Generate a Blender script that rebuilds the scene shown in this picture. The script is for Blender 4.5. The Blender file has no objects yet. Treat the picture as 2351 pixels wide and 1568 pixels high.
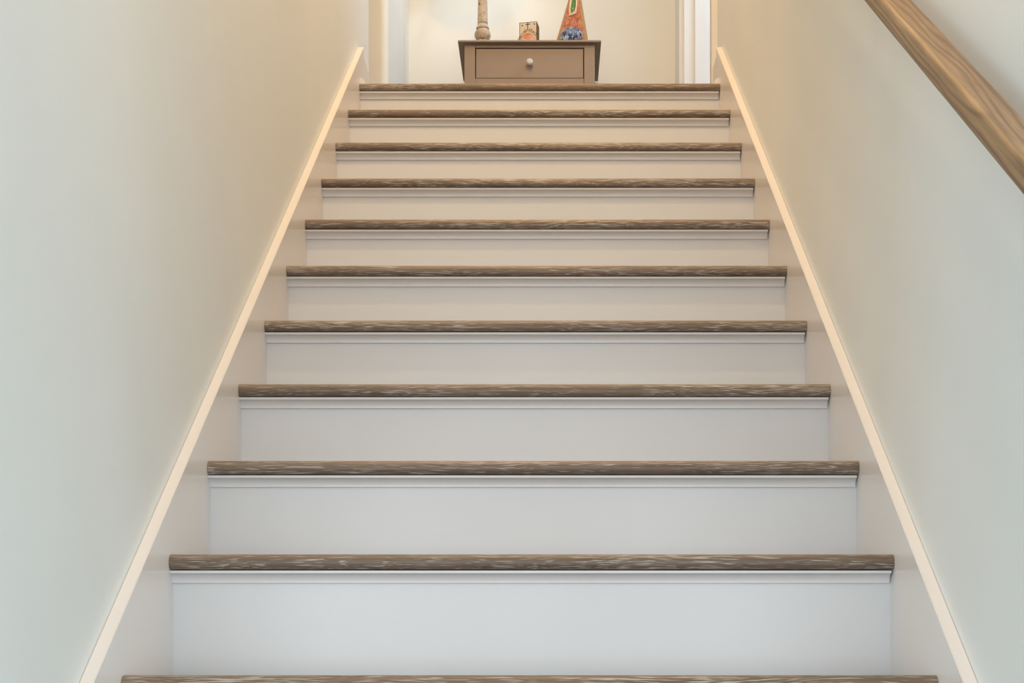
import bpy, bmesh, math, random
from mathutils import Vector, Matrix
random.seed(7)
PI = math.pi
scene = bpy.context.scene
C = scene.collection

# ------------------------------------------------------------------ camera, world, light, exposure
LZ = 3.04                       # height of the upper landing above the lower floor
RISE, RUN = 0.1900, 0.2547      # one step
HW = 0.5775                     # half width between the skirt boards
WX = 0.597                      # inner face of the side walls
cam_d = bpy.data.cameras.new('camera'); cam = bpy.data.objects.new('camera', cam_d); C.objects.link(cam)
cam.location = (0.0254, -4.5595, LZ - 1.9022); cam.rotation_euler = (PI/2, 0, 0)
cam_d.sensor_width = 36; cam_d.lens = 50.09; cam_d.shift_x = -0.0348; cam_d.shift_y = 0.3278
cam_d.clip_start = 0.02
scene.camera = cam

w = bpy.data.worlds.new('sky'); scene.world = w; w.use_nodes = True
w.node_tree.nodes['Background'].inputs[0].default_value = (0.75, 0.88, 1.0, 1)
w.node_tree.nodes['Background'].inputs[1].default_value = 1.0

def daylight(name, loc, rot, sx, sy, energy, col):
    d = bpy.data.lights.new(name, 'AREA'); d.shape = 'RECTANGLE'; d.size = sx; d.size_y = sy; d.energy = energy; d.color = col
    o = bpy.data.objects.new(name, d); C.objects.link(o); o.location = loc; o.rotation_euler = rot
SIDE_FILL = (0.65, 0.885, 1.0)
daylight('daylight_front', (0, -8.12, 1.45), (PI/2, 0, 0), 5.2, 2.2, 114, (0.93, 0.95, 1.0))            # window behind the camera
daylight('side_fill_left', (-3.32, -5.5, 1.45), (PI/2, 0, -PI/2), 3.0, 2.2, 60, SIDE_FILL)      # fill through unseen side windows, added to brighten the stair walls
daylight('side_fill_right', (3.32, -5.5, 1.45), (PI/2, 0, PI/2), 3.0, 2.2, 73, SIDE_FILL)  # added fill from the right, for the opposite stair wall

vs = scene.view_settings
scene.display_settings.display_device = 'sRGB'
vs.view_transform = 'Standard'; vs.look = 'None'; vs.gamma = 1.0; vs.use_curve_mapping = False
vs.exposure = 0.04
scene.cycles.max_bounces = 12; scene.cycles.diffuse_bounces = 8

# ------------------------------------------------------------------ materials
def mat(name, col, rough=0.5, metal=0.0, **kw):
    m = bpy.data.materials.new(name); m.use_nodes = True
    b = m.node_tree.nodes['Principled BSDF']
    b.inputs['Base Color'].default_value = (*col, 1); b.inputs['Roughness'].default_value = rough
    b.inputs['Metallic'].default_value = metal
    for k, v in kw.items(): b.inputs[k].default_value = v
    return m
def nd(m, t, **kw):
    n = m.node_tree.nodes.new(t)
    for k, v in kw.items(): setattr(n, k, v)
    return n
def lk(m, a, b): m.node_tree.links.new(a, b)
def bsdf(m): return m.node_tree.nodes['Principled BSDF']
def ramp(m, fac, stops):
    r = nd(m, 'ShaderNodeValToRGB'); e = r.color_ramp.elements
    while len(e) < len(stops): e.new(0.5)
    for el, (p, c) in zip(e, stops): el.position = p; el.color = (*c, 1) if len(c) == 3 else c
    lk(m, fac, r.inputs[0]); return r.outputs[0]
def mixc(m, fac, a, b, mode='MIX'):
    n = nd(m, 'ShaderNodeMix', data_type='RGBA', blend_type=mode)
    for s, v in ((n.inputs[0], fac), (n.inputs[6], a), (n.inputs[7], b)):
        if isinstance(v, (int, float)): s.default_value = v
        elif isinstance(v, tuple): s.default_value = (*v, 1)
        else: lk(m, v, s)
    return n.outputs[2]
def math_n(m, op, a, b):
    n = nd(m, 'ShaderNodeMath', operation=op)
    for s, v in zip(n.inputs, (a, b)):
        if isinstance(v, (int, float)): s.default_value = v
        else: lk(m, v, s)
    return n.outputs[0]
def coords(m, scale, rnd=0.0, src='Object'):
    tc = nd(m, 'ShaderNodeTexCoord'); out = tc.outputs[src]
    if rnd:
        oi = nd(m, 'ShaderNodeObjectInfo'); v = nd(m, 'ShaderNodeVectorMath', operation='SCALE')
        cb = nd(m, 'ShaderNodeCombineXYZ')
        for i in range(3): lk(m, oi.outputs['Random'], cb.inputs[i])
        lk(m, cb.outputs[0], v.inputs[0]); v.inputs[3].default_value = rnd
        a = nd(m, 'ShaderNodeVectorMath', operation='ADD'); lk(m, out, a.inputs[0]); lk(m, v.outputs[0], a.inputs[1]); out = a.outputs[0]
    mp = nd(m, 'ShaderNodeMapping'); mp.inputs['Scale'].default_value = scale
    lk(m, out, mp.inputs[0]); return mp.outputs[0]
def noise(m, vec, scale, detail=3, rough=0.55, dist=0.0):
    n = nd(m, 'ShaderNodeTexNoise'); n.inputs['Scale'].default_value = scale; n.inputs['Detail'].default_value = detail
    n.inputs['Roughness'].default_value = rough; n.inputs['Distortion'].default_value = dist
    lk(m, vec, n.inputs['Vector']); return n
def bump(m, h, strength, dist=0.001):
    b = nd(m, 'ShaderNodeBump'); b.inputs['Strength'].default_value = strength; b.inputs['Distance'].default_value = dist
    lk(m, h, b.inputs['Height']); lk(m, b.outputs[0], bsdf(m).inputs['Normal'])

def paint(name, col, rough, peel=0.15, scale=260, var=0.03):
    m = mat(name, col, rough)
    v = coords(m, (1, 1, 1))
    n2 = noise(m, v, 1.3, 3)
    lo = tuple(c*(1-var) for c in col); hi = tuple(min(1, c*(1+var)) for c in col)
    lk(m, ramp(m, n2.outputs[0], [(0.3, lo), (0.7, hi)]), bsdf(m).inputs['Base Color'])
    bump(m, noise(m, v, scale, 2).outputs[0], peel, 0.0006)
    return m
M = {}
M['wall'] = paint('wall_paint', (0.775, 0.795, 0.78), 0.55)
M['trim'] = paint('white_semigloss', (0.72, 0.712, 0.705), 0.30, 0.05, 90, 0.012)
M['skirt'] = paint('skirt_semigloss', (0.78, 0.742, 0.712), 0.26, 0.05, 90, 0.012)
M['ceil'] = paint('ceiling_white', (0.80, 0.79, 0.76), 0.8)

def limed_oak(name, dark, light, streak, streak_amt=0.75):
    m = mat(name, dark, 0.45)
    v0 = coords(m, (1, 1, 1), 37.0)
    # slight wander of the grain along the length
    wn = noise(m, v0, 1.0, 2); sep = nd(m, 'ShaderNodeSeparateXYZ'); lk(m, v0, sep.inputs[0])
    xs = nd(m, 'ShaderNodeCombineXYZ'); lk(m, math_n(m, 'MULTIPLY', sep.outputs[0], 2.2), xs.inputs[0])
    wn = noise(m, xs.outputs[0], 1.0, 2)
    off = math_n(m, 'MULTIPLY', wn.outputs[0], 0.035)
    cb = nd(m, 'ShaderNodeCombineXYZ')
    lk(m, sep.outputs[0], cb.inputs[0]); lk(m, math_n(m, 'ADD', sep.outputs[1], off), cb.inputs[1]); lk(m, math_n(m, 'ADD', sep.outputs[2], off), cb.inputs[2])
    def mp(s):
        n = nd(m, 'ShaderNodeMapping'); n.inputs['Scale'].default_value = s; lk(m, cb.outputs[0], n.inputs[0]); return n.outputs[0]
    base = noise(m, mp((1.6, 55, 55)), 1.0, 5, 0.6)
    col = ramp(m, base.outputs[0], [(0.32, dark), (0.68, light)])
    fine = noise(m, mp((9, 420, 420)), 1.0, 2, 0.5)
    col = mixc(m, 0.35, col, ramp(m, fine.outputs[0], [(0.35, (0.35, 0.32, 0.3)), (0.65, (1, 1, 1))]), 'MULTIPLY')
    st = noise(m, mp((24, 760, 760)), 1.0, 1.5, 0.5)
    big = noise(m, mp((2.6, 34, 34)), 1.0, 2, 0.5)
    thr = math_n(m, 'ADD', st.outputs[0], math_n(m, 'MULTIPLY', math_n(m, 'SUBTRACT', big.outputs[0], 0.5), 0.35))
    mask = ramp(m, thr, [(0.57, (0, 0, 0)), (0.65, (1, 1, 1))])
    col = mixc(m, math_n(m, 'MULTIPLY', mask, streak_amt), col, streak)
    lk(m, col, bsdf(m).inputs['Base Color'])
    bump(m, st.outputs[0], 0.12, 0.0008)
    return m
M['oak'] = limed_oak('limed_oak', (0.135, 0.093, 0.064), (0.235, 0.170, 0.120), (0.60, 0.57, 0.51), 0.62)

def rail_oak():
    m = mat('handrail_oak', (0.4, 0.25, 0.12), 0.5)
    v = coords(m, (1, 1, 1))
    wp = noise(m, coords(m, (1.6, 16, 16)), 1.0, 2)
    sep = nd(m, 'ShaderNodeSeparateXYZ'); lk(m, v, sep.inputs[0])
    r = math_n(m, 'ADD', math_n(m, 'MULTIPLY', sep.outputs[1], 420.0), math_n(m, 'MULTIPLY', sep.outputs[2], 330.0))
    r = math_n(m, 'ADD', r, math_n(m, 'MULTIPLY', wp.outputs[0], 42.0))
    s = math_n(m, 'SINE', r, 0.0)
    s = math_n(m, 'ADD', math_n(m, 'MULTIPLY', s, 0.5), 0.5)
    col = ramp(m, s, [(0.0, (0.215, 0.130, 0.068)), (0.3, (0.30, 0.185, 0.095)), (1.0, (0.365, 0.23, 0.12))])
    fine = noise(m, coords(m, (14, 420, 420)), 1.0, 3, 0.6)
    col = mixc(m, 0.55, col, ramp(m, fine.outputs[0], [(0.34, (0.55, 0.5, 0.46)), (0.62, (1, 1, 1))]), 'MULTIPLY')
    blot = noise(m, coords(m, (5, 30, 30)), 1.0, 4)
    col = mixc(m, 0.35, col, ramp(m, blot.outputs[0], [(0.35, (0.72, 0.70, 0.68)), (0.65, (1, 1, 1))]), 'MULTIPLY')
    lk(m, col, bsdf(m).inputs['Base Color'])
    bump(m, fine.outputs[0], 0.1, 0.0006)
    return m
M['rail'] = rail_oak()
M['taupe'] = paint('taupe_paint', (0.245, 0.176, 0.132), 0.38, 0.1, 150, 0.03)
M['dark'] = mat('dark_gap', (0.02, 0.015, 0.012), 0.8)
M['nickel'] = mat('brushed_nickel', (0.55, 0.52, 0.48), 0.3, 1.0)
M['crystal'] = mat('crystal_glass', (0.97, 0.96, 0.93), 0.06, 0.0, **{'Transmission Weight': 0.45, 'IOR': 1.5})
M['floorwood'] = limed_oak('floor_oak', (0.16, 0.11, 0.08), (0.28, 0.2, 0.14), (0.5, 0.45, 0.38), 0.3)
M['shade'] = mat('linen_shade', (0.85, 0.80, 0.70), 0.8)
def emit(name, col, s):
    m = mat(name, col, 0.5); b = bsdf(m); b.inputs['Emission Color'].default_value = (*col, 1); b.inputs['Emission Strength'].default_value = s
    return m
M['bulb'] = emit('bulb_glow', (1.0, 0.86, 0.68), 8)
M['lens'] = emit('downlight_lens', (1.0, 0.72, 0.42), 6)

def chipped():
    m = mat('chipped_cream_paint', (0.6, 0.48, 0.34), 0.6)
    v = coords(m, (1, 1, 1))
    a = noise(m, v, 22, 5); base = ramp(m, a.outputs[0], [(0.3, (0.46, 0.36, 0.26)), (0.7, (0.62, 0.52, 0.41))])
    cr = noise(m, v, 95, 4, 0.6)
    base = mixc(m, 0.5, base, ramp(m, cr.outputs[0], [(0.33, (0.55, 0.47, 0.38)), (0.55, (1, 1, 1))]), 'MULTIPLY')
    ch = noise(m, coords(m, (1, 1, 0.7)), 75, 2, 0.5, 0.6)
    rust = ramp(m, noise(m, v, 60, 2).outputs[0], [(0.4, (0.10, 0.045, 0.02)), (0.6, (0.30, 0.13, 0.04))])
    mask = ramp(m, ch.outputs[0], [(0.64, (0, 0, 0)), (0.67, (1, 1, 1))])
    lk(m, mixc(m, mask, base, rust), bsdf(m).inputs['Base Color'])
    bump(m, mask, -0.4, 0.001)
    return m
M['chip'] = chipped()
def mottled():
    m = mat('mottled_red_paint', (0.5, 0.2, 0.1), 0.45)
    v = coords(m, (1, 1, 0.7))
    n1 = noise(m, v, 60, 4, 0.55, 0.8)
    red = ramp(m, noise(m, v, 95, 4, 0.6, 0.5).outputs[0], [(0.35, (0.27, 0.030, 0.016)), (0.5, (0.44, 0.105, 0.06)), (0.65, (0.50, 0.20, 0.13))])
    tan = ramp(m, noise(m, v, 50, 4).outputs[0], [(0.3, (0.34, 0.18, 0.06)), (0.7, (0.46, 0.29, 0.12))])
    lk(m, mixc(m, ramp(m, n1.outputs[0], [(0.53, (0, 0, 0)), (0.58, (1, 1, 1))]), red, tan), bsdf(m).inputs['Base Color'])
    bump(m, n1.outputs[0], 0.3, 0.001)
    return m
M['mottled'] = mottled()
def ochre():
    m = mat('ochre_wood', (0.5, 0.3, 0.1), 0.5)
    n1 = noise(m, coords(m, (60, 60, 6)), 1, 4)
    lk(m, ramp(m, n1.outputs[0], [(0.3, (0.30, 0.17, 0.06)), (0.7, (0.42, 0.26, 0.10))]), bsdf(m).inputs['Base Color'])
    return m
M['ochre'] = ochre()
def greenglass():
    m = mat('green_glass', (0.1, 0.3, 0.1), 0.08, 0.0, **{'Coat Weight': 0.6})
    n1 = noise(m, coords(m, (80, 80, 30)), 1, 3, 0.5, 0.5)
    lk(m, ramp(m, n1.outputs[0], [(0.35, (0.03, 0.12, 0.04)), (0.55, (0.10, 0.23, 0.08)), (0.72, (0.30, 0.38, 0.08))]), bsdf(m).inputs['Base Color'])
    return m
M['green'] = greenglass()
M['silver'] = mat('worn_silver', (0.62, 0.62, 0.60), 0.25, 0.6)
M['cream'] = mat('cream_setting', (0.62, 0.44, 0.32), 0.45)
def gem(i, c):
    return mat('blue_crystal_%d' % i, c, 0.05, 0.55, **{'Coat Weight': 1.0})
GEMS = [gem(0, (0.10, 0.20, 0.42)), gem(1, (0.30, 0.45, 0.68)), gem(2, (0.55, 0.66, 0.80)), gem(3, (0.03, 0.07, 0.18)), gem(4, (0.42, 0.44, 0.52))]
M['pewter'] = mat('pewter_backing', (0.22, 0.22, 0.27), 0.35, 0.7)
M['paper'] = paint('aged_paper', (0.68, 0.58, 0.42), 0.7, 0.1, 300, 0.06)
M['burnt'] = mat('burnt_wood', (0.035, 0.018, 0.012), 0.55)
def burnt_side():
    m = mat('burnt_wood_side', (0.05, 0.02, 0.01), 0.5)
    n1 = noise(m, coords(m, (70, 70, 14)), 1, 3)
    lk(m, ramp(m, n1.outputs[0], [(0.48, (0.022, 0.012, 0.01)), (0.68, (0.26, 0.10, 0.03))]), bsdf(m).inputs['Base Color'])
    return m
M['burntside'] = burnt_side()
M['ink'] = mat('dark_brown_ink', (0.035, 0.012, 0.014), 0.6)
M['peach'] = mat('pale_peach_ink', (0.72, 0.45, 0.28), 0.7)
M['redink'] = mat('coral_red_ink', (0.62, 0.10, 0.05), 0.7)
M['orange'] = mat('orange_ink', (0.58, 0.20, 0.05), 0.7)

# ------------------------------------------------------------------ helpers
def obj(name, bm, m, parent=None, smooth=False, loc=None):
    me = bpy.data.meshes.new(name); bmesh.ops.recalc_face_normals(bm, faces=bm.faces)
    bm.to_mesh(me); bm.free(); me.materials.append(m)
    if smooth:
        for p in me.polygons: p.use_smooth = True
    o = bpy.data.objects.new(name, me); C.objects.link(o)
    if parent is not None: o.parent = parent
    if loc is not None: o.location = loc
    return o
def smooth_angle(o, deg=35):
    for p in o.data.polygons: p.use_smooth = True
    bm = bmesh.new(); bm.from_mesh(o.data)
    for e in bm.edges:
        if len(e.link_faces) == 2 and e.calc_face_angle(0) > math.radians(deg): e.smooth = False
    bm.to_mesh(o.data); bm.free()
    return o
def box(bm, x0, x1, y0, y1, z0, z1):
    v = [bm.verts.new((x, y, z)) for x in (x0, x1) for y in (y0, y1) for z in (z0, z1)]
    for f in ((0,1,3,2), (4,6,7,5), (0,4,5,1), (2,3,7,6), (0,2,6,4), (1,5,7,3)): bm.faces.new([v[i] for i in f])
def boxes(*bs):
    bm = bmesh.new()
    for b in bs: box(bm, *b)
    return bm
def bevelled(bm, w, seg=2):
    bmesh.ops.bevel(bm, geom=list(bm.edges), offset=w, segments=seg, affect='EDGES', profile=0.5); return bm
def extrude(bm, pts, a, b, axis='x'):
    """closed 2-D outline swept along one axis from a to b"""
    def P(p, t):
        return (t, p[0], p[1]) if axis == 'x' else ((p[0], t, p[1]) if axis == 'y' else (p[0], p[1], t))
    A = [bm.verts.new(P(p, a)) for p in pts]; B = [bm.verts.new(P(p, b)) for p in pts]; n = len(pts)
    for i in range(n): bm.faces.new((A[i], A[(i+1) % n], B[(i+1) % n], B[i]))
    bm.faces.new(A[::-1]); bm.faces.new(B)
    return bm
def lathe(bm, prof, n=32, c=(0, 0, 0), cap=True):
    rings = []
    for r, z in prof:
        rings.append([bm.verts.new((c[0]+r*math.cos(2*PI*k/n), c[1]+r*math.sin(2*PI*k/n), c[2]+z)) for k in range(n)])
    for a, b in zip(rings, rings[1:]):
        for k in range(n): bm.faces.new((a[k], a[(k+1) % n], b[(k+1) % n], b[k]))
    if cap:
        bm.faces.new(rings[0][::-1]); bm.faces.new(rings[-1])
    return bm
def stroke(bm, pts, wd, th, z=0.0):
    """flat ribbon with thickness following a 2-D polyline (x, z plane, raised towards -y)"""
    for (x0, z0), (x1, z1) in zip(pts, pts[1:]):
        dx, dz = x1-x0, z1-z0; l = math.hypot(dx, dz) or 1e-6; ux, uz = dx/l, dz/l; nx, nz = -uz*wd/2, ux*wd/2
        e = wd*0.3; x0_, z0_, x1_, z1_ = x0-ux*e, z0-uz*e, x1+ux*e, z1+uz*e
        q = [(x0_+nx, z0_+nz), (x1_+nx, z1_+nz), (x1_-nx, z1_-nz), (x0_-nx, z0_-nz)]
        A = [bm.verts.new((p[0], z, p[1])) for p in q]; B = [bm.verts.new((p[0], z-th, p[1])) for p in q]
        bm.faces.new(A); bm.faces.new(B[::-1])
        for i in range(4): bm.faces.new((A[i], B[i], B[(i+1) % 4], A[(i+1) % 4]))
    return bm
def tag(o, label, cat, group=None):
    o['label'] = label; o['category'] = cat
    if group: o['group'] = group
    return o
def thing(name, label, cat, loc=(0, 0, 0), rz=0, group=None):
    o = bpy.data.objects.new(name, None); C.objects.link(o); o.location = loc; o.rotation_euler = (0, 0, rz)
    o.empty_display_size = 0.1
    return tag(o, label, cat, group)
def struct(name, bm, m, parent=None):
    o = obj(name, bm, m, parent); o['kind'] = 'structure'; return o

# ------------------------------------------------------------------ the setting
CZ = LZ + 2.44                  # upper ceiling
BY = 1.83                       # back wall of the landing
WO = WX + 0.12                  # outer face of side walls
LO0, LO1 = 0.395, 0.996         # opening in the left wall on the landing
RO0, RO1 = 0.345, 1.420         # doorway in the right wall on the landing
DH = LZ + 2.05

bm = boxes((-WO, -WX, -3.0, LO0, 0, CZ), (-WO, -WX, LO0, LO1, DH, CZ), (-WO, -WX, LO0, LO1, 0, LZ - 0.25))
r = 0.03                        # soft rounded drywall corners round the opening
pts = [(-WO, BY), (-WO, LO1)] + [(-WX - r + r*math.sin(a), LO1 + r - r*math.cos(a)) for a in [PI/2*k/8 for k in range(9)]] + [(-WX, BY)]
extrude(bm, pts, 0, CZ, 'z')
smooth_angle(struct('wall_left', bm, M['wall']))
struct('wall_right', boxes((WX, WO, -3.0, RO0, 0, CZ), (WX, WO, RO0, RO1, DH, CZ), (WX, WO, RO0, RO1, 0, LZ - 0.25), (WX, WO, RO1, BY, 0, CZ)), M['wall'])
struct('wall_back', boxes((-2.3, 2.6, BY, BY + 0.12, LZ - 0.25, CZ)), M['wall'])
struct('ceiling', boxes((-2.3, 2.6, -3.12, BY + 0.12, CZ, CZ + 0.1)), M['ceil'])
struct('floor_upper', boxes((-2.3, 2.6, 0.115, BY, LZ - 0.25, LZ - 0.0005)), M['floorwood'])
FE = -3.0                       # the stair walls start here; the lowest steps stand open in the foyer
FW = 3.2                        # half width of the foyer
struct('floor', boxes((-FW - 0.12, FW + 0.12, -8.12, -3.79, -0.1, 0.0), (-FW - 0.12, -WO, -3.79, FE, -0.1, 0.0), (WO, FW + 0.12, -3.79, FE, -0.1, 0.0)), M['floorwood'])
struct('ceiling_lower', boxes((-FW, FW, -8.0, FE, 2.74, LZ - 0.02)), M['ceil'])
struct('wall_header', boxes((-WX, WX, FE - 0.12, FE, LZ - 0.02, CZ)), M['wall'])
def wall_with_windows(axis, p0, p1, a0, a1, wins):
    bs = []; c = a0
    def B(u0, u1, z0, z1):
        bs.append((u0, u1, p0, p1, z0, z1) if axis == 'x' else (p0, p1, u0, u1, z0, z1))
    for u0, u1, z0, z1 in wins:
        B(c, u0, 0, 2.74); B(u0, u1, 0, z0); B(u0, u1, z1, 2.74); c = u1
    B(c, a1, 0, 2.74); return boxes(*bs)
def window(name, axis, p0, p1, u0, u1, z0, z1, bars):
    t = 0.06; bs = []
    def B(a, b, c, d): bs.append((a, b, p0, p1, c, d) if axis == 'x' else (p0, p1, a, b, c, d))
    B(u0, u0 + t, z0, z1); B(u1 - t, u1, z0, z1); B(u0 + t, u1 - t, z0, z0 + t); B(u0 + t, u1 - t, z1 - t, z1)
    for k in range(1, bars + 1):
        c = u0 + (u1 - u0)*k/(bars + 1); B(c - t/2, c + t/2, z0 + t, z1 - t)
    struct(name, boxes(*bs), M['trim'])
struct('wall_front', wall_with_windows('x', -8.12, -8.0, -FW, FW, [(-2.6, 2.6, 0.35, 2.55)]), M['wall'])
window('window_1', 'x', -8.09, -8.03, -2.6, 2.6, 0.35, 2.55, 4)
for s, nm, wn in ((-1, 'wall_foyer_left', 'added_window_2'), (1, 'wall_foyer_right', 'added_window_3')):  # foyer side walls; their windows are added to let the side fill in
    p0, p1 = sorted((s*FW, s*(FW + 0.12)))
    struct(nm, wall_with_windows('y', p0, p1, -8.12, FE, [(-7.0, -4.0, 0.35, 2.55)]), M['wall'])
    window(wn, 'y', p0 + 0.03, p1 - 0.03, -7.0, -4.0, 0.35, 2.55, 2)
    x0, x1 = sorted((s*WO, s*FW))
    struct('wall_stair_' + ('left' if s < 0 else 'right'), boxes((x0, x1, FE, FE + 0.12, 0, 2.74)), M['wall'])
# the rooms beyond the two landing openings
struct('wall_hall_left', boxes((-2.3, -2.18, 0.0, BY, LZ - 0.25, CZ), (-2.18, -WO, 0.0, 0.12, LZ - 0.25, CZ)), M['wall'])
struct('wall_hall_right', boxes((2.48, 2.6, 0.0, BY, LZ - 0.25, CZ), (WO, 2.48, 0.0, 0.12, LZ - 0.25, CZ)), M['wall'])

# door casing in the right wall: near casing, far casing, head, jamb with a stop
ct = 0.019
def casing_pts(y0, y1):         # moulded section, (x, y) plan, thicker towards the outside edge
    s = 1 if y1 > y0 else -1; wd = abs(y1 - y0)
    q = [(WX, 0), (WX - ct*0.62, 0), (WX - ct*0.75, 0.006), (WX - ct*0.80, wd*0.55), (WX - ct, wd*0.66), (WX - ct, wd - 0.004), (WX - ct + 0.004, wd), (WX, wd)]
    return [(x, y0 + s*t) for x, t in q]
bm = bmesh.new(); extrude(bm, casing_pts(RO0 - 0.004, RO0 - 0.105), LZ, DH + 0.1, 'z'); smooth_angle(struct('trim_1', bm, M['trim']), 30)
bm = bmesh.new(); q = [(x, y) for x, y in casing_pts(RO1 + 0.004, RO1 + 0.105)]
q[1] = (WX - ct, q[1][1]); q[2] = (WX - ct, q[2][1]); q[3] = (WX - ct, q[3][1])
extrude(bm, q, LZ, DH + 0.1, 'z'); smooth_angle(struct('trim_2', bm, M['trim']), 30)
struct('trim_3', boxes((WX - ct, WX, RO0 - 0.004, RO1 + 0.004, DH + 0.004, DH + 0.1)), M['trim'])
jt = 0.012
struct('trim_4', boxes((WX, WO, RO1 - jt, RO1 - 0.0002, LZ, DH), (WX, WO, RO0 + 0.0002, RO0 + jt, LZ, DH), (WX, WO, RO0 + jt, RO1 - jt, DH - jt, DH - 0.0002),
        (WX + 0.045, WX + 0.082, RO1 - 2*jt, RO1 - jt, LZ, DH - jt), (WX + 0.045, WX + 0.082, RO0 + jt, RO0 + 2*jt, LZ, DH - jt)), M['trim'])

# baseboards on the landing, and quarter-round shoe moulding
SK_H = 0.081                    # skirt top above the nosing line, measured vertically
SK_E = 0.108                    # where the skirt boards stop on the landing
BB = SK_H + SK_E*RISE/RUN       # height of the baseboard there
def bb_pts(s, wx=WX, t=0.0145):
    return [(s*wx, LZ), (s*(wx - t), LZ), (s*(wx - t), LZ + BB - 0.012), (s*(wx - t*0.5), LZ + BB - 0.001), (s*wx, LZ + BB - 0.001)]
struct('baseboard_left', extrude(bmesh.new(), bb_pts(-1), SK_E + 0.0005, LO0, 'y'), M['skirt'])
struct('baseboard_right', extrude(bmesh.new(), bb_pts(1), SK_E + 0.0005, RO0 - 0.106, 'y'), M['skirt'])
struct('baseboard_left_rear', extrude(bmesh.new(), bb_pts(-1), LO1 + 0.032, BY, 'y'), M['trim'])
struct('baseboard_right_rear', extrude(bmesh.new(), bb_pts(1), RO1 + 0.106, BY, 'y'), M['trim'])
struct('baseboard_back', extrude(bmesh.new(), [(BY, LZ), (BY - 0.0145, LZ), (BY - 0.0145, LZ + BB - 0.012), (BY - 0.007, LZ + BB), (BY, LZ + BB)], -WX + 0.015, WX - 0.015, 'x'), M['trim'])
for s, nm in ((-1, 'trim_5'), (1, 'trim_6')):
    q = [(s*HW, LZ + 0.0)] + [(s*(HW - 0.019*math.sin(a)), LZ + 0.022*math.cos(a)) for a in [PI/2*k/7 for k in range(8)]][::-1]
    struct(nm, extrude(bmesh.new(), q, 0.012, SK_E + 0.13, 'y'), M['trim'])

# ------------------------------------------------------------------ staircase
stair = thing('staircase', 'straight staircase with limed oak treads and white painted risers between white skirt boards', 'staircase', (0, -1.9, 0))
SY = 1.9
TH, OV = 0.0248, 0.027
NSTEP = 16
DZ = [0.0004, 0.0052, 0.0001, -0.0012, -0.0027, -0.0015, -0.0019, -0.0003, 0.0010, 0.0029, -0.0009, 0, 0, 0, 0, 0]
TR = 0.0105
def tread_profile(back):
    a = [PI/2*k/7 for k in range(8)]
    up = [(TR*1.35 - TR*1.35*math.cos(t), -TH*0.56 + (TH*0.56)*math.sin(t)) for t in a]
    lo = [(TR*0.85 - TR*0.85*math.cos(t), -TH*0.56 - (TH*0.44)*math.sin(t)) for t in a][1:]
    return lo[::-1] + up + [(back, 0.0), (back, -TH)]
def cove_profile():
    # fillet, concave cove, small bottom bead; y measured from the riser face (negative = towards viewer)
    q = [(0, 0), (-0.0190, 0), (-0.0190, -0.0042)]
    for k in range(9):
        t = PI/2*k/8
        q.append((-0.0170 + 0.0118*math.sin(t), -0.0050 - 0.0118*(1 - math.cos(t))))
    q += [(-0.0052, -0.0190), (0, -0.0190)]
    return q
tread_mesh = land_mesh = cove_mesh = None
for k in range(NSTEP):
    y, z = -k*RUN, LZ - k*RISE + DZ[k] + 0.0014
    nm = 'landing_nosing' if k == 0 else 'tread'
    bm = bmesh.new(); extrude(bm, tread_profile(0.1148 if k == 0 else RUN + OV - 0.0005), -HW + 0.0006, HW - 0.0006, 'x')
    smooth_angle(obj(nm, bm, M['oak'], stair, loc=(0, y + SY, z)), 40)
    zlow = LZ - (k + 1)*RISE + (DZ[k + 1] + 0.0014 if k + 1 < NSTEP else 0)
    bm = boxes((-HW, HW, 0, 0.018, zlow - z + (0.0004 if k + 1 < NSTEP else 0.0), -TH - 0.0003))
    obj('riser', bm, M['trim'], stair, loc=(0, y + OV + SY, z))
    bm = bmesh.new(); extrude(bm, cove_profile(), -HW, HW - 0.003, 'x')
    smooth_angle(obj('cove_molding', bm, M['trim'], stair, loc=(0, y + OV - 0.0002 + SY, z - TH - 0.0014)), 40)
yb = -(NSTEP - 1)*RUN - 0.08
for s in (-1, 1):
    def zt(y): return LZ + SK_H + y*RISE/RUN
    q = [(yb, 0.002), (yb, zt(yb)), (SK_E, zt(SK_E)), (SK_E, LZ - 0.2), (0.0, LZ - 0.32), (yb + 0.45, 0.002)]
    bm = bmesh.new(); extrude(bm, [(a + SY, b) for a, b in q], s*HW, s*(WX - 0.0003), 'x')
    bmesh.ops.bevel(bm, geom=[e for e in bm.edges if abs(e.verts[0].co.y - e.verts[1].co.y) > 3 and min(v.co.z for v in e.verts) > 0.05 and max(v.co.z for v in e.verts) > LZ + 0.1], offset=0.0012, segments=2, affect='EDGES')
    obj('skirt_board', bm, M['skirt'], stair)

# ------------------------------------------------------------------ handrail
ang = math.atan2(RISE, RUN)
RX = 0.5398                     # centre line of the rail
def rail_z(y): return LZ + 0.934 + y*RISE/RUN
hr = thing('handrail', 'golden brown oak handrail fixed along the wall above the stairs', 'handrail', (RX, -1.6, rail_z(-1.6)))
def rail_prof(wd=0.0455, h=0.036):
    pts = []
    def arc(cx, cz, r, a0, a1, n=6):
        for k in range(n + 1):
            t = math.radians(a0 + (a1 - a0)*k/n); pts.append((cx + r*math.cos(t), cz + r*math.sin(t)))
    r1, r2 = 0.0075, 0.015
    arc(wd/2 - r1, h/2 - r1, r1, 0, 90); arc(-wd/2 + r1, h/2 - r1, r1, 90, 180)
    arc(-wd/2 + r2, -h/2 + r2, r2, 180, 270); arc(wd/2 - r2, -h/2 + r2, r2, 270, 360)
    return pts
L = 5.0
bm = bmesh.new()
extrude(bm, [(p[0], p[1] - 0.018) for p in rail_prof()], -L/2, L/2, 'x')
rail = smooth_angle(obj('rail', bm, M['rail'], hr), 40)
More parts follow.
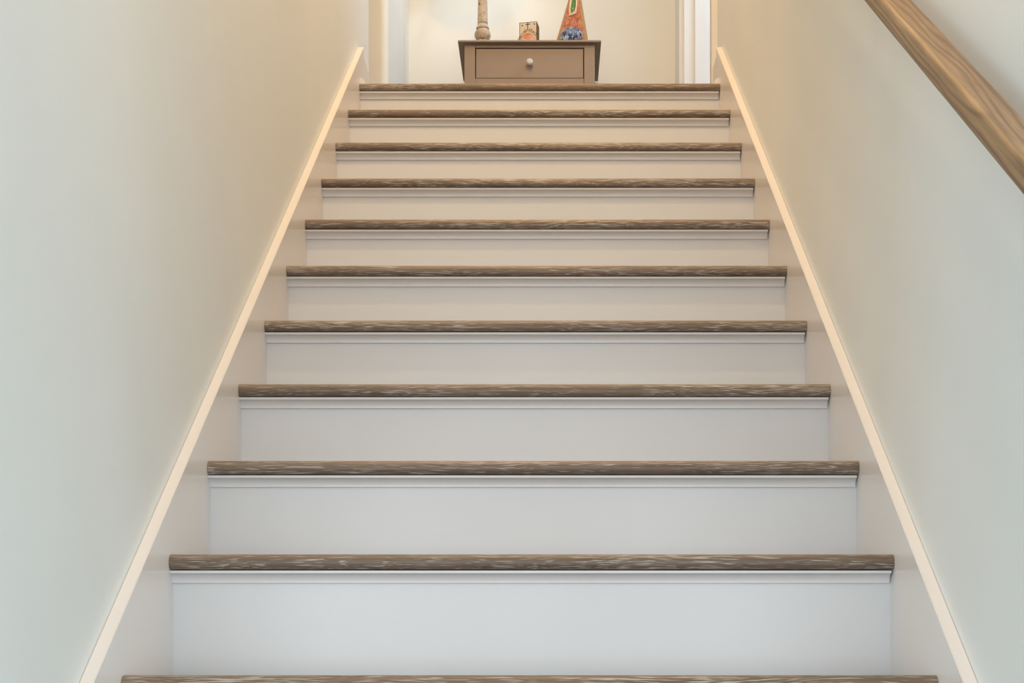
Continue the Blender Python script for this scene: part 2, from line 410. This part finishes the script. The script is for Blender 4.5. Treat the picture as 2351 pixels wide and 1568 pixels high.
# local x runs up the slope, local y across
rail.rotation_euler = Matrix(((0, -1, 0), (math.cos(ang), 0, -math.sin(ang)), (math.sin(ang), 0, math.cos(ang)))).to_euler()
for yo in (-1.9, -0.5, 0.9, 1.8):
    zo = yo*RISE/RUN
    bm = bmesh.new()
    pl = lathe(bm, [(0.0, 0), (0.022, 0.0), (0.022, 0.003), (0.017, 0.006)], 20, cap=False)
    bmesh.ops.rotate(bm, verts=bm.verts, cent=(0, 0, 0), matrix=Matrix.Rotation(-PI/2, 3, 'Y'))
    bmesh.ops.translate(bm, verts=bm.verts, vec=(WX - RX - 0.0002, yo, zo - 0.068))
    path = [(WX - RX, -0.068), (0.03, -0.068), (0.010, -0.066), (0.002, -0.060), (0.0, -0.047)]
    ring = []
    for i, (x, z) in enumerate(path):
        a = path[max(0, i-1)]; b = path[min(len(path)-1, i+1)]
        t = Vector((b[0]-a[0], 0, b[1]-a[1])).normalized(); n = Vector((-t.z, 0, t.x)); s = Vector((0, 1, 0))
        ring.append([bm.verts.new(Vector((x, yo, zo + z)) + (n*math.cos(u) + s*math.sin(u))*0.006) for u in [2*PI*j/10 for j in range(10)]])
    for A, B in zip(ring, ring[1:]):
        for j in range(10): bm.faces.new((A[j], A[(j+1) % 10], B[(j+1) % 10], B[j]))
    obj('wall_bracket', bm, M['nickel'], hr, smooth=True)

# ------------------------------------------------------------------ side table on the landing
TY = 5.98 - 4.5595              # front edge of the table top
TX = -0.0505
TT = 0.776                      # height of the top
tb = thing('side_table', 'small taupe painted side table with one drawer standing on the landing', 'table', (TX, TY, LZ))
hw, dp = 0.3005, 0.392
a = [PI/2*k/6 for k in range(7)]
q = [(0.003 - 0.003*math.cos(t), TT - 0.0095 - 0.0035*math.sin(t)) for t in a][::-1] + [(0.013 - 0.013*math.cos(t), TT - 0.0095 + 0.0095*math.sin(t)) for t in a][1:] + [(dp, TT), (dp, TT - 0.013)]
smooth_angle(obj('table_top', extrude(bmesh.new(), q, -hw, hw, 'x'), M['taupe'], tb), 40)
lx, lw, fy, bk = 0.2745, 0.0455, 0.020, dp - 0.022
for x0 in (-lx, lx - lw):
    for y0 in (fy, bk - lw):
        bm = boxes((x0, x0 + lw, y0, y0 + lw, 0, TT - 0.0132)); obj('leg', bevelled(bm, 0.0015, 2), M['taupe'], tb)
ix = lx - lw
zt_, zd1, zd0, zb_ = TT - 0.0132, 0.7485, 0.6205, 0.585
obj('top_rail', boxes((-ix + 0.0006, ix - 0.0006, fy + 0.002, fy + 0.022, zd1 + 0.001, zt_)), M['taupe'], tb)
obj('bottom_rail', boxes((-ix + 0.0006, ix - 0.0006, fy + 0.002, fy + 0.022, zb_, zd0 - 0.001)), M['taupe'], tb)
for s in (-1, 1):
    obj('side_panel', boxes((min(s*(lx - 0.006), s*(lx - 0.022)), max(s*(lx - 0.006), s*(lx - 0.022)), fy + lw + 0.0005, bk - lw - 0.0005, zb_, zt_)), M['taupe'], tb)
obj('back_panel', boxes((-ix, ix, bk - 0.02, bk - 0.006, zb_, zt_)), M['taupe'], tb)
obj('lower_shelf', bevelled(boxes((-lx + 0.01, lx - 0.01, fy + 0.01, bk - 0.01, 0.16, 0.178)), 0.002), M['taupe'], tb)
g = 0.0028
bm = boxes((-ix + g, ix - g, fy + 0.004, fy + 0.022, zd0 + g*0.6, zd1 - g)); bevelled(bm, 0.0012, 2)
dr = obj('drawer', bm, M['taupe'], tb)
obj('drawer_box', boxes((-ix + 0.004, ix - 0.004, fy + 0.0225, bk - 0.03, zd0 + 0.004, zd1 - 0.02)), M['dark'], dr)
# fluted clear knob
kx, kz = 0.000, 0.681
bm = bmesh.new()
prof = [(0.0, 0.0), (0.0075, 0.0), (0.0068, 0.008), (0.0095, 0.013), (0.0138, 0.019), (0.0145, 0.024), (0.0112, 0.029), (0.0078, 0.0305), (0.0, 0.0285)]
n = 32; rings = []
for i, (r_, d_) in enumerate(prof):
    rings.append([bm.verts.new((kx + r_*(1 + (0.09*math.cos(8*t) if r_ > 0.009 else 0))*math.cos(t), fy + 0.004 - d_, kz + r_*(1 + (0.09*math.cos(8*t) if r_ > 0.009 else 0))*math.sin(t))) for t in [2*PI*j/n for j in range(n)]])
for a, b in zip(rings, rings[1:]):
    for j in range(n): bm.faces.new((a[j], a[(j+1) % n], b[(j+1) % n], b[j]))
bmesh.ops.remove_doubles(bm, verts=bm.verts, dist=1e-6)
kn = obj('knob', bm, M['crystal'], dr, smooth=True); kn['label'] = 'fluted clear glass knob'

# ------------------------------------------------------------------ table lamp
TZ = LZ + TT
lampx = (1108.2 - 1257.4)/3271*6.06 + 0.0254
lp = thing('table_lamp', 'table lamp with a chipped cream turned column base on the taupe side table', 'lamp', (lampx, 1.5005, TZ))
bm = bmesh.new()
lathe(bm, [(0.050, 0), (0.052, 0.006), (0.046, 0.014), (0.030, 0.020), (0.0225, 0.026)], 40)
obj('foot', bm, M['chip'], lp, smooth=True)
bm = bmesh.new()
zc, rb = 0.0525, 0.0345
q = [(rb*math.sqrt(max(0, 1 - ((z - zc)/0.0295)**2)), z) for z in [0.0275 + 0.0465*i/14 for i in range(15)]]
lathe(bm, q, 40); obj('ball', bm, M['chip'], lp, smooth=True)
bm = bmesh.new()
lathe(bm, [(0.022, 0.0735), (0.0268, 0.0755), (0.0278, 0.080), (0.0262, 0.0855), (0.0235, 0.088), (0.0218, 0.0925), (0.0215, 0.096)], 40)
obj('collar', bm, M['chip'], lp, smooth=True)
bm = bmesh.new()
lathe(bm, [(0.0216, 0.0955), (0.0214, 0.11), (0.0205, 0.16), (0.0192, 0.215), (0.0180, 0.30), (0.0172, 0.40), (0.0240, 0.41), (0.0245, 0.425), (0.014, 0.435), (0.012, 0.45)], 40)
obj('column', bm, M['chip'], lp, smooth=True)
bm = bmesh.new(); lathe(bm, [(0.010, 0.45), (0.010, 0.47), (0.019, 0.475), (0.019, 0.53), (0.016, 0.535)], 24)
obj('socket', bm, M['nickel'], lp, smooth=True)
bm = bmesh.new(); n = 48; R0, R1, z0, z1 = 0.185, 0.120, 0.530, 0.770
lathe(bm, [(R0, z0), (R1, z1), (R1 - 0.002, z1), (R0 - 0.002, z0), (R0, z0)], n, cap=False)
sh = obj('lamp_shade', bm, M['shade'], lp, smooth=True)
bm = bmesh.new(); box(bm, -R1 + 0.001, R1 - 0.001, -0.002, 0.002, z1 - 0.03, z1 - 0.026); box(bm, -0.002, 0.002, -R1 + 0.001, R1 - 0.001, z1 - 0.0255, z1 - 0.0215)
obj('spider', bm, M['nickel'], sh)
bm = bmesh.new(); lathe(bm, [(0.004, 0.536), (0.014, 0.545), (0.016, 0.56), (0.027, 0.59), (0.030, 0.61), (0.027, 0.632), (0.016, 0.645), (0.003, 0.650)], 24)
obj('bulb', bm, M['bulb'], lp, smooth=True)
ld = bpy.data.lights.new('lamp_bulb_light', 'POINT'); ld.energy = 2.0; ld.color = (0.96, 0.97, 1.0); ld.shadow_soft_size = 0.03
lo = bpy.data.objects.new('lamp_bulb_light', ld); C.objects.link(lo); lo.parent = lp; lo.location = (0, 0, 0.665)

# ------------------------------------------------------------------ little wooden plaque block
bx0 = (1212.5 - 1257.4)/3271*6.06 + 0.0254
pb = thing('plaque_block', 'small lettered wooden block with a cross and burnt dark edges on the taupe side table', 'plaque', (bx0, 1.5, TZ), math.radians(-10))
BWd, BD, BH = 0.0762, 0.056, 0.108
obj('block', bevelled(boxes((-BWd/2, BWd/2, 0, BD, 0, BH)), 0.0012, 2), M['burntside'], pb)
obj('face_paper', boxes((-BWd/2 + 0.0028, BWd/2 - 0.0028, -0.0006, -0.0001, 0.003, BH - 0.0028)), M['paper'], pb)
bm = stroke(bmesh.new(), [(BWd/2 - 0.0018, 0.002), (BWd/2 - 0.0018, BH - 0.003)], 0.0013, 0.0005, -0.0001); obj('orange_line', bm, M['orange'], pb)
px = lambda u: (u - 636)/10.22*6.06/3271                        # offsets across the face
pz = lambda v: BH - (v - 308)/10.22*6.06/3271                   # and down from the top edge
F = -0.0007
bm = stroke(bmesh.new(), [(px(628), pz(322)), (px(626), pz(495))], 0.0028, 0.0005, F); stroke(bm, [(px(585), pz(368)), (px(680), pz(360))], 0.0028, 0.0005, F)
obj('cross', bm, M['ink'], pb)
for u, v in ((495, 382), (788, 368)):
    bm = bmesh.new(); lathe(bm, [(0.0028, 0), (0.0026, 0.0010), (0.0012, 0.0016)], 14)
    bmesh.ops.rotate(bm, verts=bm.verts, cent=(0, 0, 0), matrix=Matrix.Rotation(PI/2, 3, 'X')); bmesh.ops.translate(bm, verts=bm.verts, vec=(px(u), F, pz(v)))
    obj('nail_head', bm, M['ink'], pb)
bm = bmesh.new(); xl, xr = -BWd/2 + 0.0075, BWd/2 - 0.0065; zpk = pz(497); zlo = 0.004
extrude(bm, [(xl, zlo), (xr, zlo), (xr, pz(700)), (px(628), zpk), (xl, pz(700))], F, F - 0.0005, 'y'); obj('house_drawing', bm, M['peach'], pb)
bm = stroke(bmesh.new(), [(xl, pz(700)), (px(628), zpk), (xr, pz(700)), (xr, zlo)], 0.0009, 0.0004, F - 0.0005); obj('house_outline', bm, M['orange'], pb)
bm = bmesh.new()
cx_, cz_ = px(628), pz(650)
sp = [(cx_ + (0.0165 - 0.00022*i)*math.cos(0.55*i)*1.0, cz_ + (0.0125 - 0.00018*i)*math.sin(0.55*i)) for i in range(12)]
stroke(bm, sp, 0.0017, 0.0004, F - 0.0005)
sp = [(cx_ + (0.0105 - 0.0006*i)*math.cos(0.7*i + 1), cz_ + 0.001 + (0.0085 - 0.0005*i)*math.sin(0.7*i + 1)) for i in range(15)]
stroke(bm, sp, 0.0017, 0.0004, F - 0.0005)
stroke(bm, [(cx_ - 0.015, cz_ - 0.006), (cx_ - 0.003, cz_ + 0.010), (cx_ + 0.010, cz_ + 0.008)], 0.0018, 0.0004, F - 0.0005)
obj('rose_drawing', bm, M['redink'], pb)
GL = {'A': [[(0, 0), (.45, 1), (.9, 0)], [(.18, .38), (.72, .38)]], 'M': [[(0, 0), (.12, 1), (.5, .35), (.88, 1), (1, 0)]], 'Z': [[(0, 1), (.85, 1), (0, 0), (.9, 0)]],
      'I': [[(.3, 0), (.3, 1)]], 'N': [[(0, 0), (0, 1), (.8, 0), (.8, 1)]], 'G': [[(.85, .85), (.5, 1), (.12, .8), (0, .45), (.2, .08), (.55, 0), (.85, .2), (.85, .48), (.5, .48)]],
      'R': [[(0, 0), (0, 1), (.55, 1), (.75, .8), (.55, .52), (0, .5)], [(.4, .5), (.8, 0)]], 'C': [[(.8, .85), (.45, 1), (.1, .75), (0, .42), (.2, .08), (.5, 0), (.8, .18)]],
      'E': [[(.75, 1), (0, 1), (0, 0), (.8, 0)], [(0, .52), (.6, .52)]]}
def letters(word, p0, p1, h, name):
    d = Vector((p1[0] - p0[0], p1[1] - p0[1])); n = len(word); u = d.normalized(); v = Vector((-u.y, u.x)); st = d.length/n
    for i, ch in enumerate(word):
        bm = bmesh.new()
        for ln in GL[ch]:
            stroke(bm, [tuple(Vector(p0) + u*(st*(i + 0.08 + 0.80*a)) + v*(h*b)) for a, b in ln], 0.0013, 0.0004, F)
        obj('letter', bm, M['ink'], pb)
letters('AMAZING', (px(425), pz(742)), (px(622), pz(500)), 0.0115, 'a')
letters('GRACE', (px(640), pz(500)), (px(838), pz(662)), 0.0120, 'b')

# ------------------------------------------------------------------ triangular mixed-media ornament
ax = (1316 - 1257.4)/3271*6.12 + 0.0254
tr = thing('triangle_ornament', 'tall red and ochre triangular ornament with green glass and blue crystals on the side table', 'ornament', (ax, 1.545, TZ), math.radians(-7))
S = 6.12/3271
TRI_H = 0.338
def U(x): return (x - 1316)*S
def Zp(y): return (1554.6 - y)*S - (1.9022 + TT) - 0.0
xa = U(1322.5)
bl, br = U(1268.5), U(1351.0)   # front face base corners
dpt = 0.062
bm = bmesh.new()
A = [bm.verts.new(p) for p in ((bl, 0, 0), (br, 0, 0), (br + 0.004, dpt, 0), (bl + 0.010, dpt, 0))]
tw = 0.004
B = [bm.verts.new(p) for p in ((xa - tw, 0.020, TRI_H), (xa + tw, 0.020, TRI_H), (xa + tw, 0.030, TRI_H), (xa - tw, 0.030, TRI_H))]
for i in range(4): bm.faces.new((A[i], A[(i+1) % 4], B[(i+1) % 4], B[i]))
bm.faces.new(A[::-1]); bm.faces.new(B)
bevelled(bm, 0.0015, 2)
obj('wooden_wedge', bm, M['ochre'], tr)
def fy_(z): return 0.020*z/TRI_H
def plate(name, outline, th, m, off, parent):
    bm = bmesh.new()
    P0 = [bm.verts.new((x, fy_(z) - off, z)) for x, z in outline]; P1 = [bm.verts.new((x, fy_(z) - off - th, z)) for x, z in outline]; k = len(outline)
    bm.faces.new(P0); bm.faces.new(P1[::-1])
    for i in range(k): bm.faces.new((P0[i], P1[i], P1[(i+1) % k], P0[(i+1) % k]))
    return obj(name, bm, m, parent)
# the painted field leaves ragged ochre margins
def edgeL(z): return bl + (xa - tw - bl)*z/TRI_H
def edgeR(z): return br + (xa + tw - br)*z/TRI_H
zs = [0.004 + 0.318*i/30 for i in range(31)]
left = [(edgeL(z) + 0.003 + (0.011 - 0.024*z)*(0.5 + 0.5*math.sin(z*70) * math.cos(z*31)), z) for z in zs]
right = [(edgeR(z) - 0.004 - (0.012 - 0.024*z)*(0.5 + 0.5*math.sin(z*55 + 1) * math.cos(z*23)), z) for z in zs]
plate('painted_face', left + right[::-1], 0.0006, M['mottled'], 0.0006, tr)
# green glass in its cream and silver setting
def Q(u, v): return (U(1270 + u/15.68), Zp(v/15.68))
zo_top = Zp(-32)
outer = [Q(560, 600), Q(690, 575), Q(822, 528), Q(852, 300), Q(868, 60), (U(1322.5), zo_top), (U(1314.5), zo_top - 0.004), Q(585, 60), Q(550, 330)]
gf = plate('glass_setting', outer, 0.0035, M['cream'], 0.0010, tr)
inner = [Q(612, 515), Q(680, 512), Q(795, 420), Q(822, 250), Q(830, 20), (U(1321.0), zo_top - 0.006), (U(1316.5), zo_top - 0.008), Q(650, 60), Q(612, 330)]
plate('green_glass', inner, 0.0050, M['green'], 0.0012, tr)
bm = bmesh.new(); ci = inner + [inner[0]]
for (x0, z0_), (x1, z1_) in zip(ci, ci[1:]):
    stroke(bm, [(x0, z0_), (x1, z1_)], 0.0018, 0.0020, 0)
for v in bm.verts: v.co.y += fy_(v.co.z) - 0.0043
obj('silver_rim', bm, M['silver'], tr)
# blue crystal oval: domed backing set with pointed stones
gx, gz, ra, rb_ = U(1311.8), Zp(85.5), 26.2*S, 19.0*S
bm = bmesh.new(); n = 40
rings = [[bm.verts.new((gx + ra*q_*math.cos(t), fy_(gz) - 0.0012 - 0.010*h_, gz + rb_*q_*math.sin(t))) for t in [2*PI*j/n for j in range(n)]] for q_, h_ in ((1.0, 0), (1.0, 0.35), (0.93, 0.62), (0.7, 0.88), (0.4, 0.97), (0.12, 1.0))]
for a, b in zip(rings, rings[1:]):
    for j in range(n): bm.faces.new((a[j], a[(j+1) % n], b[(j+1) % n], b[j]))
bm.faces.new(rings[-1]); bm.faces.new(rings[0][::-1])
back = obj('crystal_backing', bm, M['pewter'], tr, smooth=True)
cw, chh = 0.0098, 0.0150
row = 0
zz = -rb_
while zz < rb_ + 0.001:
    xx = -ra + (cw*0.5 if row % 2 else 0)
    while xx < ra + 0.001:
        rr = (xx/ra)**2 + (zz/rb_)**2
        if rr < 0.86:
            h0 = 0.010*(1 - rr*0.55)
            yy = fy_(gz) - 0.0002 - h0
            bm = bmesh.new(); sx, sz = cw*0.68*random.uniform(0.85, 1.1), chh*0.66*random.uniform(0.85, 1.1); a0 = random.uniform(-0.25, 0.25)
            def pt(a, b, c_):
                X, Zq = a*sx, b*sz
                return (gx + xx + X*math.cos(a0) - Zq*math.sin(a0), yy - c_, gz + zz + X*math.sin(a0) + Zq*math.cos(a0))
            base = [bm.verts.new(pt(a, b, 0.0002)) for a, b in ((0, 1), (.72, .45), (.78, -.35), (0, -1), (-.78, -.35), (-.72, .45))]
            tp = [bm.verts.new(pt(a*0.35 + random.uniform(-.15, .15), b*0.35, 0.0045 + random.uniform(0, 0.002))) for a, b in ((0, 1), (.8, -.5), (-.8, -.5))]
            bm.faces.new(tp); bm.faces.new(base[::-1])
            bm.faces.new((base[0], base[1], tp[0])); bm.faces.new((base[1], base[2], tp[1], tp[0])); bm.faces.new((base[2], base[3], tp[1]))
            bm.faces.new((base[3], base[4], tp[2], tp[1])); bm.faces.new((base[4], base[5], tp[2])); bm.faces.new((base[5], base[0], tp[0], tp[2]))
            obj('crystal', bm, random.choice(GEMS), back)
        xx += cw
    zz += chh*0.62; row += 1

# ------------------------------------------------------------------ ceiling downlights (warm) above the landing and the stairs
def downlight(x, y, label, energy, col, size=0.10, cz=CZ):
    t = thing('recessed_downlight', label, 'ceiling light', (x, y, cz), 0, 'recessed lights in the upper ceiling')
    bm = bmesh.new(); lathe(bm, [(0.085, -0.0005), (0.085, -0.006), (0.062, -0.010), (0.058, -0.004), (0.058, -0.0005)], 36, cap=False); obj('trim_ring', bm, M['trim'], t, smooth=True)
    bm = bmesh.new(); lathe(bm, [(0.0575, -0.0008), (0.0575, -0.003)], 36); obj('lens', bm, M['lens'], t)
    d = bpy.data.lights.new('downlight_light', 'AREA'); d.shape = 'DISK'; d.size = size; d.energy = energy; d.color = col
    o = bpy.data.objects.new('downlight_light', d); C.objects.link(o); o.parent = t; o.location = (0, 0, -0.014)
downlight(-0.05, 0.83, 'recessed ceiling light above the landing in front of the table', 3.6, (0.94, 0.95, 1.0))
downlight(0.0, -0.55, 'warm recessed ceiling light above the top steps', 22, (1.0, 0.55, 0.17))
downlight(0.0, -2.6, 'warm recessed ceiling light above the lower steps', 32, (1.0, 0.73, 0.49))
# ceiling light of the room through the right doorway
t = thing('ceiling_fixture', 'flush white ceiling light in the room through the doorway', 'ceiling light', (1.6, 0.75, CZ))
bm = bmesh.new(); lathe(bm, [(0.15, -0.0005), (0.15, -0.02), (0.14, -0.025)], 36); obj('base_plate', bm, M['nickel'], t, smooth=True)
bm = bmesh.new(); lathe(bm, [(0.138, -0.026), (0.13, -0.06), (0.09, -0.09), (0.03, -0.105)], 36); obj('glass_bowl', bm, emit('bowl_glow', (1.0, 0.93, 0.86), 3), t, smooth=True)
d = bpy.data.lights.new('fixture_light', 'POINT'); d.energy = 46; d.color = (0.66, 0.82, 1.0); d.shadow_soft_size = 0.12
o = bpy.data.objects.new('fixture_light', d); C.objects.link(o); o.parent = t; o.location = (0, 0, -0.25)
